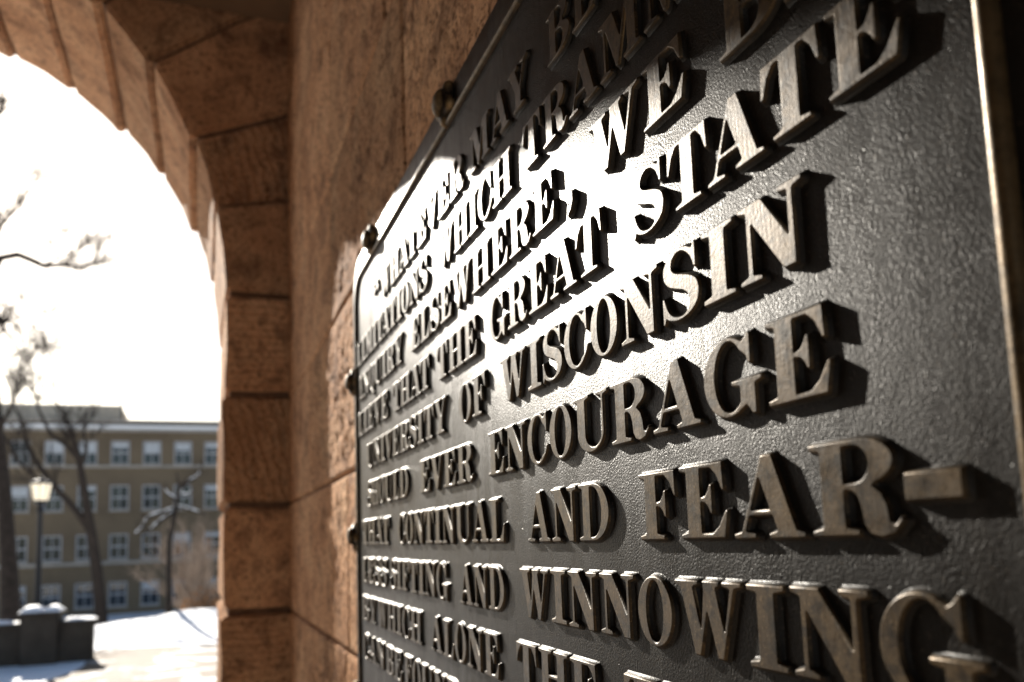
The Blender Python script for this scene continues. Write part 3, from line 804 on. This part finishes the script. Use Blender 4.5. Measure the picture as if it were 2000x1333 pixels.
obj('string_course', box_mesh('string_course', bx0, bx1, FY - 0.16, FY - 0.003, -0.95 + H, -0.70 + H, 0.02), M_TRIM, bd)
def win_frame(hh):
    bm = bmesh.new(); t = 0.10; w2 = WW / 2
    for b in ((-w2, -w2 + t, 0, 0.14, -hh / 2, hh / 2), (w2 - t, w2, 0, 0.14, -hh / 2, hh / 2), (-w2 + t, w2 - t, 0, 0.14, hh / 2 - t, hh / 2), (-w2 + t, w2 - t, 0, 0.14, -hh / 2, -hh / 2 + t),
              (-w2 + t, w2 - t, 0.03, 0.12, -0.05, 0.05)):
        add_box(bm, *b)
    add_box(bm, -0.025, 0.025, 0.05, 0.10, 0.05, hh / 2 - t); add_box(bm, -0.025, 0.025, 0.06, 0.11, -hh / 2 + t, -0.05)
    me = from_bm('window', bm); me.materials.append(M_WHITE); return me
def pane(hh, z0, z1, y):
    w2 = WW / 2 - 0.13
    me = box_mesh('pane', -w2, w2, y, y + 0.012, z0, z1); return me
FR = {hh: win_frame(hh) for _, hh in rows}
PU = {hh: pane(hh, 0.05, hh / 2 - 0.13, 0.075) for _, hh in rows}
PL = {hh: pane(hh, -hh / 2 + 0.13, -0.05, 0.085) for _, hh in rows}
SILL = box_mesh('sill', -WW / 2 - 0.08, WW / 2 + 0.08, -0.16, 0.0, -0.10, 0.0, 0.01); SILL.materials.append(M_TRIM)
for m_ in list(PU.values()) + list(PL.values()): m_.materials.append(M_GLASS)
BL = {hh: box_mesh('blind', -WW / 2 + 0.13, WW / 2 - 0.13, 0, 0.01, -0.5, 0.0) for _, hh in rows}
for m_ in BL.values(): m_.materials.append(M_BLIND)
for ri, (zc, hh) in enumerate(rows):
    for c in cols:
        w = bpy.data.objects.new('window', FR[hh]); COL.objects.link(w); w.parent = bd
        w.location = Vector((c, FY + 0.06, zc + H)) - bd.location
        for md, nm in ((PU[hh], 'pane'), (PL[hh], 'pane'), (SILL, 'sill')):
            p = bpy.data.objects.new(nm, md); COL.objects.link(p); p.parent = w
            if nm == 'sill': p.location = (0, -0.065, -hh / 2)
        if random.random() < (0.8, 0.35, 0.25, 0.4)[ri]:
            p = bpy.data.objects.new('blind', BL[hh]); COL.objects.link(p); p.parent = w
            p.location = (0, 0.062, hh / 2 - 0.13); p.scale = (1, 1, random.uniform(0.4, 1.35))
obj('penthouse', box_mesh('penthouse', -22, -5.85, FY + 5, FY + 11, 8.96 + H, 10.75 + H), simple('pale roof house render', (0.62, 0.53, 0.43), 0.9), bd)
bm = bmesh.new(); add_tube(bm, [(-5.75, FY + 4.6, 8.95 + H), (-5.75, FY + 4.6, 11.7 + H)], [0.07, 0.05], 6)
obj('antenna', from_bm('antenna', bm), M_IRON, bd)

# ---- bare trees
def wander(p, d, length, n, jit, rnd, droop=0.0):
    pts = [Vector(p)]; d = Vector(d).normalized()
    for _ in range(n):
        d = (d + Vector((rnd.uniform(-jit, jit), rnd.uniform(-jit, jit), rnd.uniform(-jit, jit) - droop))).normalized()
        pts.append(pts[-1] + d * (length / n))
    return pts
def twigs(bm, pts, r0, rnd, depth, length, count, jit=0.28, min_r=0.006, upward=0.25):
    for _ in range(count):
        i = rnd.randrange(max(1, len(pts) // 3), len(pts))
        p = pts[i]; t = (pts[i] - pts[i - 1]).normalized()
        side = Vector((rnd.uniform(-1, 1), rnd.uniform(-1, 1), rnd.uniform(-0.6, 1)))
        d = (t * 0.8 + side * 0.9 + Vector((0, 0, upward))).normalized()
        L = length * rnd.uniform(0.6, 1.2)
        q = wander(p, d, L, 5, jit, rnd)
        rr = max(min_r, r0 * 0.55)
        add_tube(bm, q, [rr * (1 - 0.6 * k / 5) + 0.002 for k in range(6)], 4, False)
        if depth > 1: twigs(bm, q, rr, rnd, depth - 1, length * 0.6, count, jit, min_r, upward)
def tree(name, label, base, trunk, trunk_r, limbs, seed, tw, mat=None, y_amp=1.0):
    rnd = random.Random(seed)
    mat = mat or M_BARK
    t = empty(name, base); tag(t, label, 'tree')
    bm = bmesh.new(); add_tube(bm, trunk, trunk_r, 10)
    obj('trunk', from_bm('trunk', bm, True), mat, t)
    bc = bmesh.new()
    for pts, rad in limbs:
        b2 = bmesh.new(); add_tube(b2, pts, rad, 7); obj('limb', from_bm('limb', b2, True), mat, t)
    depth, length, count = tw
    for pts, rad in limbs + [(trunk[len(trunk) // 2:], trunk_r[len(trunk) // 2:])]:
        twigs(bc, [Vector(p) for p in pts], rad[-1] * 1.3, rnd, depth, length, count)
    obj('crown', from_bm('crown', bc, True), mat, t)
    return t
def zh(pts): return [(x, y, z + H) for x, y, z in pts]
T = zh([(-4.05, 22, -2.4), (-4.11, 22, -1.55), (-4.2, 22, -0.21), (-4.36, 22, 1.57), (-4.55, 22, 3.14), (-4.74, 22, 5.21), (-4.9, 22.2, 7.6), (-4.95, 22.3, 10.5)])
tree('bare_tree', 'tall dark bare tree rising at the left edge, long limb reaching over the sky', (-4.1, 22, GZ - 0.1), T, [0.30, 0.22, 0.18, 0.15, 0.12, 0.10, 0.075, 0.045],
     [(zh([(-4.85, 22, 6.4), (-4.61, 22, 7.04), (-4.24, 22, 7.16), (-3.97, 22, 7.06), (-3.69, 22, 6.93), (-3.31, 22, 6.99), (-2.91, 22, 6.93), (-2.66, 22, 7.02), (-2.35, 22, 7.24)]), [0.10, 0.09, 0.08, 0.075, 0.065, 0.05, 0.04, 0.028, 0.016]),
      (zh([(-3.69, 22, 6.93), (-3.5, 21.9, 7.05), (-3.3, 21.8, 7.2), (-3.05, 21.7, 7.22), (-2.85, 21.7, 7.1)]), [0.03, 0.024, 0.02, 0.015, 0.008]),
      (zh([(-4.72, 22, 5.9), (-4.56, 22, 5.47), (-4.34, 22, 5.11), (-4.12, 22, 4.75), (-3.92, 22, 4.66)]), [0.04, 0.032, 0.026, 0.02, 0.01]),
      (zh([(-4.7, 22, 4.7), (-4.45, 22, 5.5), (-4.1, 22.1, 5.7), (-3.85, 22.1, 5.45)]), [0.035, 0.026, 0.018, 0.01]),
      (zh([(-4.8, 22, 7.2), (-4.6, 22.1, 8.0), (-4.3, 22.2, 8.4), (-4.1, 22.2, 9.0)]), [0.06, 0.045, 0.03, 0.015]),
      (zh([(-4.5, 22, 2.9), (-4.2, 21.8, 3.5), (-4.05, 21.7, 4.2), (-3.9, 21.6, 4.6)]), [0.05, 0.035, 0.025, 0.01])],
     11, (2, 0.75, 12))
T = zh([(-3.85, 38, -4.6), (-3.91, 38, -2.58), (-4.08, 38, -0.91), (-4.34, 38, 0.78), (-4.56, 38, 2.05), (-4.78, 38, 3.33), (-4.95, 38, 4.18), (-5.2, 38, 4.93), (-5.56, 38, 5.89), (-5.95, 38, 6.52)])
tree('bare_tree', 'forked dark bare tree standing between the lamp post and the brick building', (-3.88, 38, -4.2 + H), T, [0.30, 0.25, 0.22, 0.20, 0.17, 0.14, 0.11, 0.08, 0.05, 0.03],
     [(zh([(-4.34, 38, 0.78), (-4.89, 38, 1.63), (-5.66, 38, 2.59), (-6.33, 38, 3.54), (-6.72, 38, 4.38), (-7.03, 38, 5.43), (-7.4, 38, 6.3)]), [0.17, 0.145, 0.12, 0.095, 0.07, 0.05, 0.03]),
      (zh([(-4.85, 38, 3.75), (-5.33, 38, 4.39), (-5.91, 38, 4.81), (-6.4, 38, 5.87), (-6.6, 38, 6.6)]), [0.12, 0.10, 0.08, 0.05, 0.03]),
      (zh([(-4.8, 38, 3.4), (-4.6, 38, 4.2), (-4.7, 38, 5.0), (-4.6, 38, 5.9)]), [0.09, 0.07, 0.05, 0.02]),
      (zh([(-5.66, 38, 2.59), (-6.3, 37.8, 2.9), (-7.0, 37.7, 3.7), (-7.6, 37.6, 4.9)]), [0.10, 0.08, 0.06, 0.03])],
     23, (2, 1.3, 10))
# snow laden small tree
st = tree('small_tree', 'small dark tree with snow lying along its crooked branches', (-0.86, 24, GZ - 0.1),
     zh([(-0.84, 24, -2.3), (-0.85, 24, -1.0), (-0.86, 24, 0.16), (-0.68, 24, 1.19), (-0.62, 24, 1.6)]), [0.09, 0.08, 0.07, 0.06, 0.05],
     [(zh([(-0.62, 24, 1.6), (-0.37, 24, 1.81), (-0.2, 24, 1.9), (-0.08, 24, 2.05)]), [0.05, 0.04, 0.03, 0.02]),
      (zh([(-0.75, 24, 0.98), (-1.12, 24, 0.72), (-1.37, 24, 0.45)]), [0.045, 0.04, 0.02]),
      (zh([(-0.77, 24, 1.05), (-1.38, 24, 0.86), (-1.56, 24, 0.52), (-1.72, 24, 0.39)]), [0.045, 0.04, 0.03, 0.02]),
      (zh([(-0.68, 24, 1.12), (-0.36, 24, 1.04), (-0.07, 24, 0.93)]), [0.04, 0.03, 0.02]),
      (zh([(-0.66, 24, 1.3), (-0.9, 24, 1.45), (-1.0, 24, 1.6)]), [0.03, 0.025, 0.015]),
      (zh([(-0.64, 24, 1.45), (-0.4, 24, 1.42), (-0.28, 24, 1.55)]), [0.03, 0.025, 0.015])],
     5, (1, 0.4, 4))
bm = bmesh.new()
for pts in ([(-0.66, 24, 1.45), (-0.37, 24, 1.81), (-0.2, 24, 1.9), (-0.08, 24, 2.05)], [(-0.75, 24, 0.98), (-1.12, 24, 0.72), (-1.37, 24, 0.45)], [(-0.77, 24, 1.05), (-1.38, 24, 0.86), (-1.56, 24, 0.52), (-1.72, 24, 0.39)],
            [(-0.68, 24, 1.12), (-0.36, 24, 1.04), (-0.07, 24, 0.93)], [(-0.66, 24, 1.3), (-0.9, 24, 1.45), (-1.0, 24, 1.6)], [(-0.64, 24, 1.45), (-0.4, 24, 1.42), (-0.28, 24, 1.55)]):
    dense = []
    for a, b in zip(pts[:-1], pts[1:]):
        for q in range(5):
            t = q / 5; dense.append((a[0] + (b[0] - a[0]) * t, 24, a[2] + (b[2] - a[2]) * t + H + 0.04))
    add_tube(bm, dense, [0.022 + 0.012 * math.sin(i * 2.1) for i in range(len(dense))], 7)
obj('snow_cover', from_bm('snow_cover', bm, True), M_SNOW2, st)

# shrubs
def shrub(name, label, c, rx, rz, n, seed, mat, thick, leaves=None):
    rnd = random.Random(seed)
    s = empty(name, c); tag(s, label, 'shrub')
    bm = bmesh.new()
    for _ in range(n):
        a = rnd.uniform(0, 2 * math.pi); e = rnd.uniform(0.15, 1.0)
        tip = Vector((c[0] + rx * e * math.cos(a), c[1] + rx * e * math.sin(a), c[2] + rz * math.sqrt(1.02 - 0.9 * e * e) * rnd.uniform(.72, 1.05)))
        b = Vector((c[0] + rnd.uniform(-.2, .2), c[1] + rnd.uniform(-.2, .2), c[2] - 0.1))
        mid = b.lerp(tip, 0.5) + Vector((rnd.uniform(-.15, .15), rnd.uniform(-.15, .15), 0.2))
        pts = [b, b.lerp(mid, .6), mid, mid.lerp(tip, .55) + Vector((0, 0, .05)), tip]
        add_tube(bm, pts, [thick, thick * .8, thick * .6, thick * .45, thick * .25], 4, False)
        twigs(bm, pts, thick * 0.6, rnd, 1, rx * 0.35, 5)
    obj('stems', from_bm('stems', bm), mat, s)
    if leaves:
        v = []; f = []
        for _ in range(leaves):
            a = rnd.uniform(0, 2 * math.pi); e = rnd.random() ** .5
            p = Vector((c[0] + rx * e * math.cos(a), c[1] + rx * e * math.sin(a), c[2] + rz * rnd.uniform(.1, 1) * (1.1 - .6 * e)))
            u = Vector((rnd.uniform(-1, 1), rnd.uniform(-1, 1), rnd.uniform(-1, 1))).normalized() * 0.05
            w = u.cross(Vector((rnd.uniform(-1, 1), rnd.uniform(-1, 1), rnd.uniform(-1, 1)))).normalized() * 0.03
            i = len(v); v += [p - u, p + w, p + u, p - w]; f.append((i, i + 1, i + 2, i + 3))
        lo = obj('leaves', mesh('leaves', v, f), M_DRY, s); lo['kind'] = 'stuff'
    return s
shrub('bare_shrub', 'large rounded bare shrub of pale brown twigs beside the arch jamb', (-0.25, 27, -2.2 + H), 1.75, 2.9, 80, 3, M_TWIG, 0.022)
shrub('leafy_shrub', 'low shrub holding dry orange leaves at the foot of the pale bare shrub', (0.05, 25.2, -2.0 + H), 0.62, 1.0, 40, 9, M_TWIG, 0.015, 420)
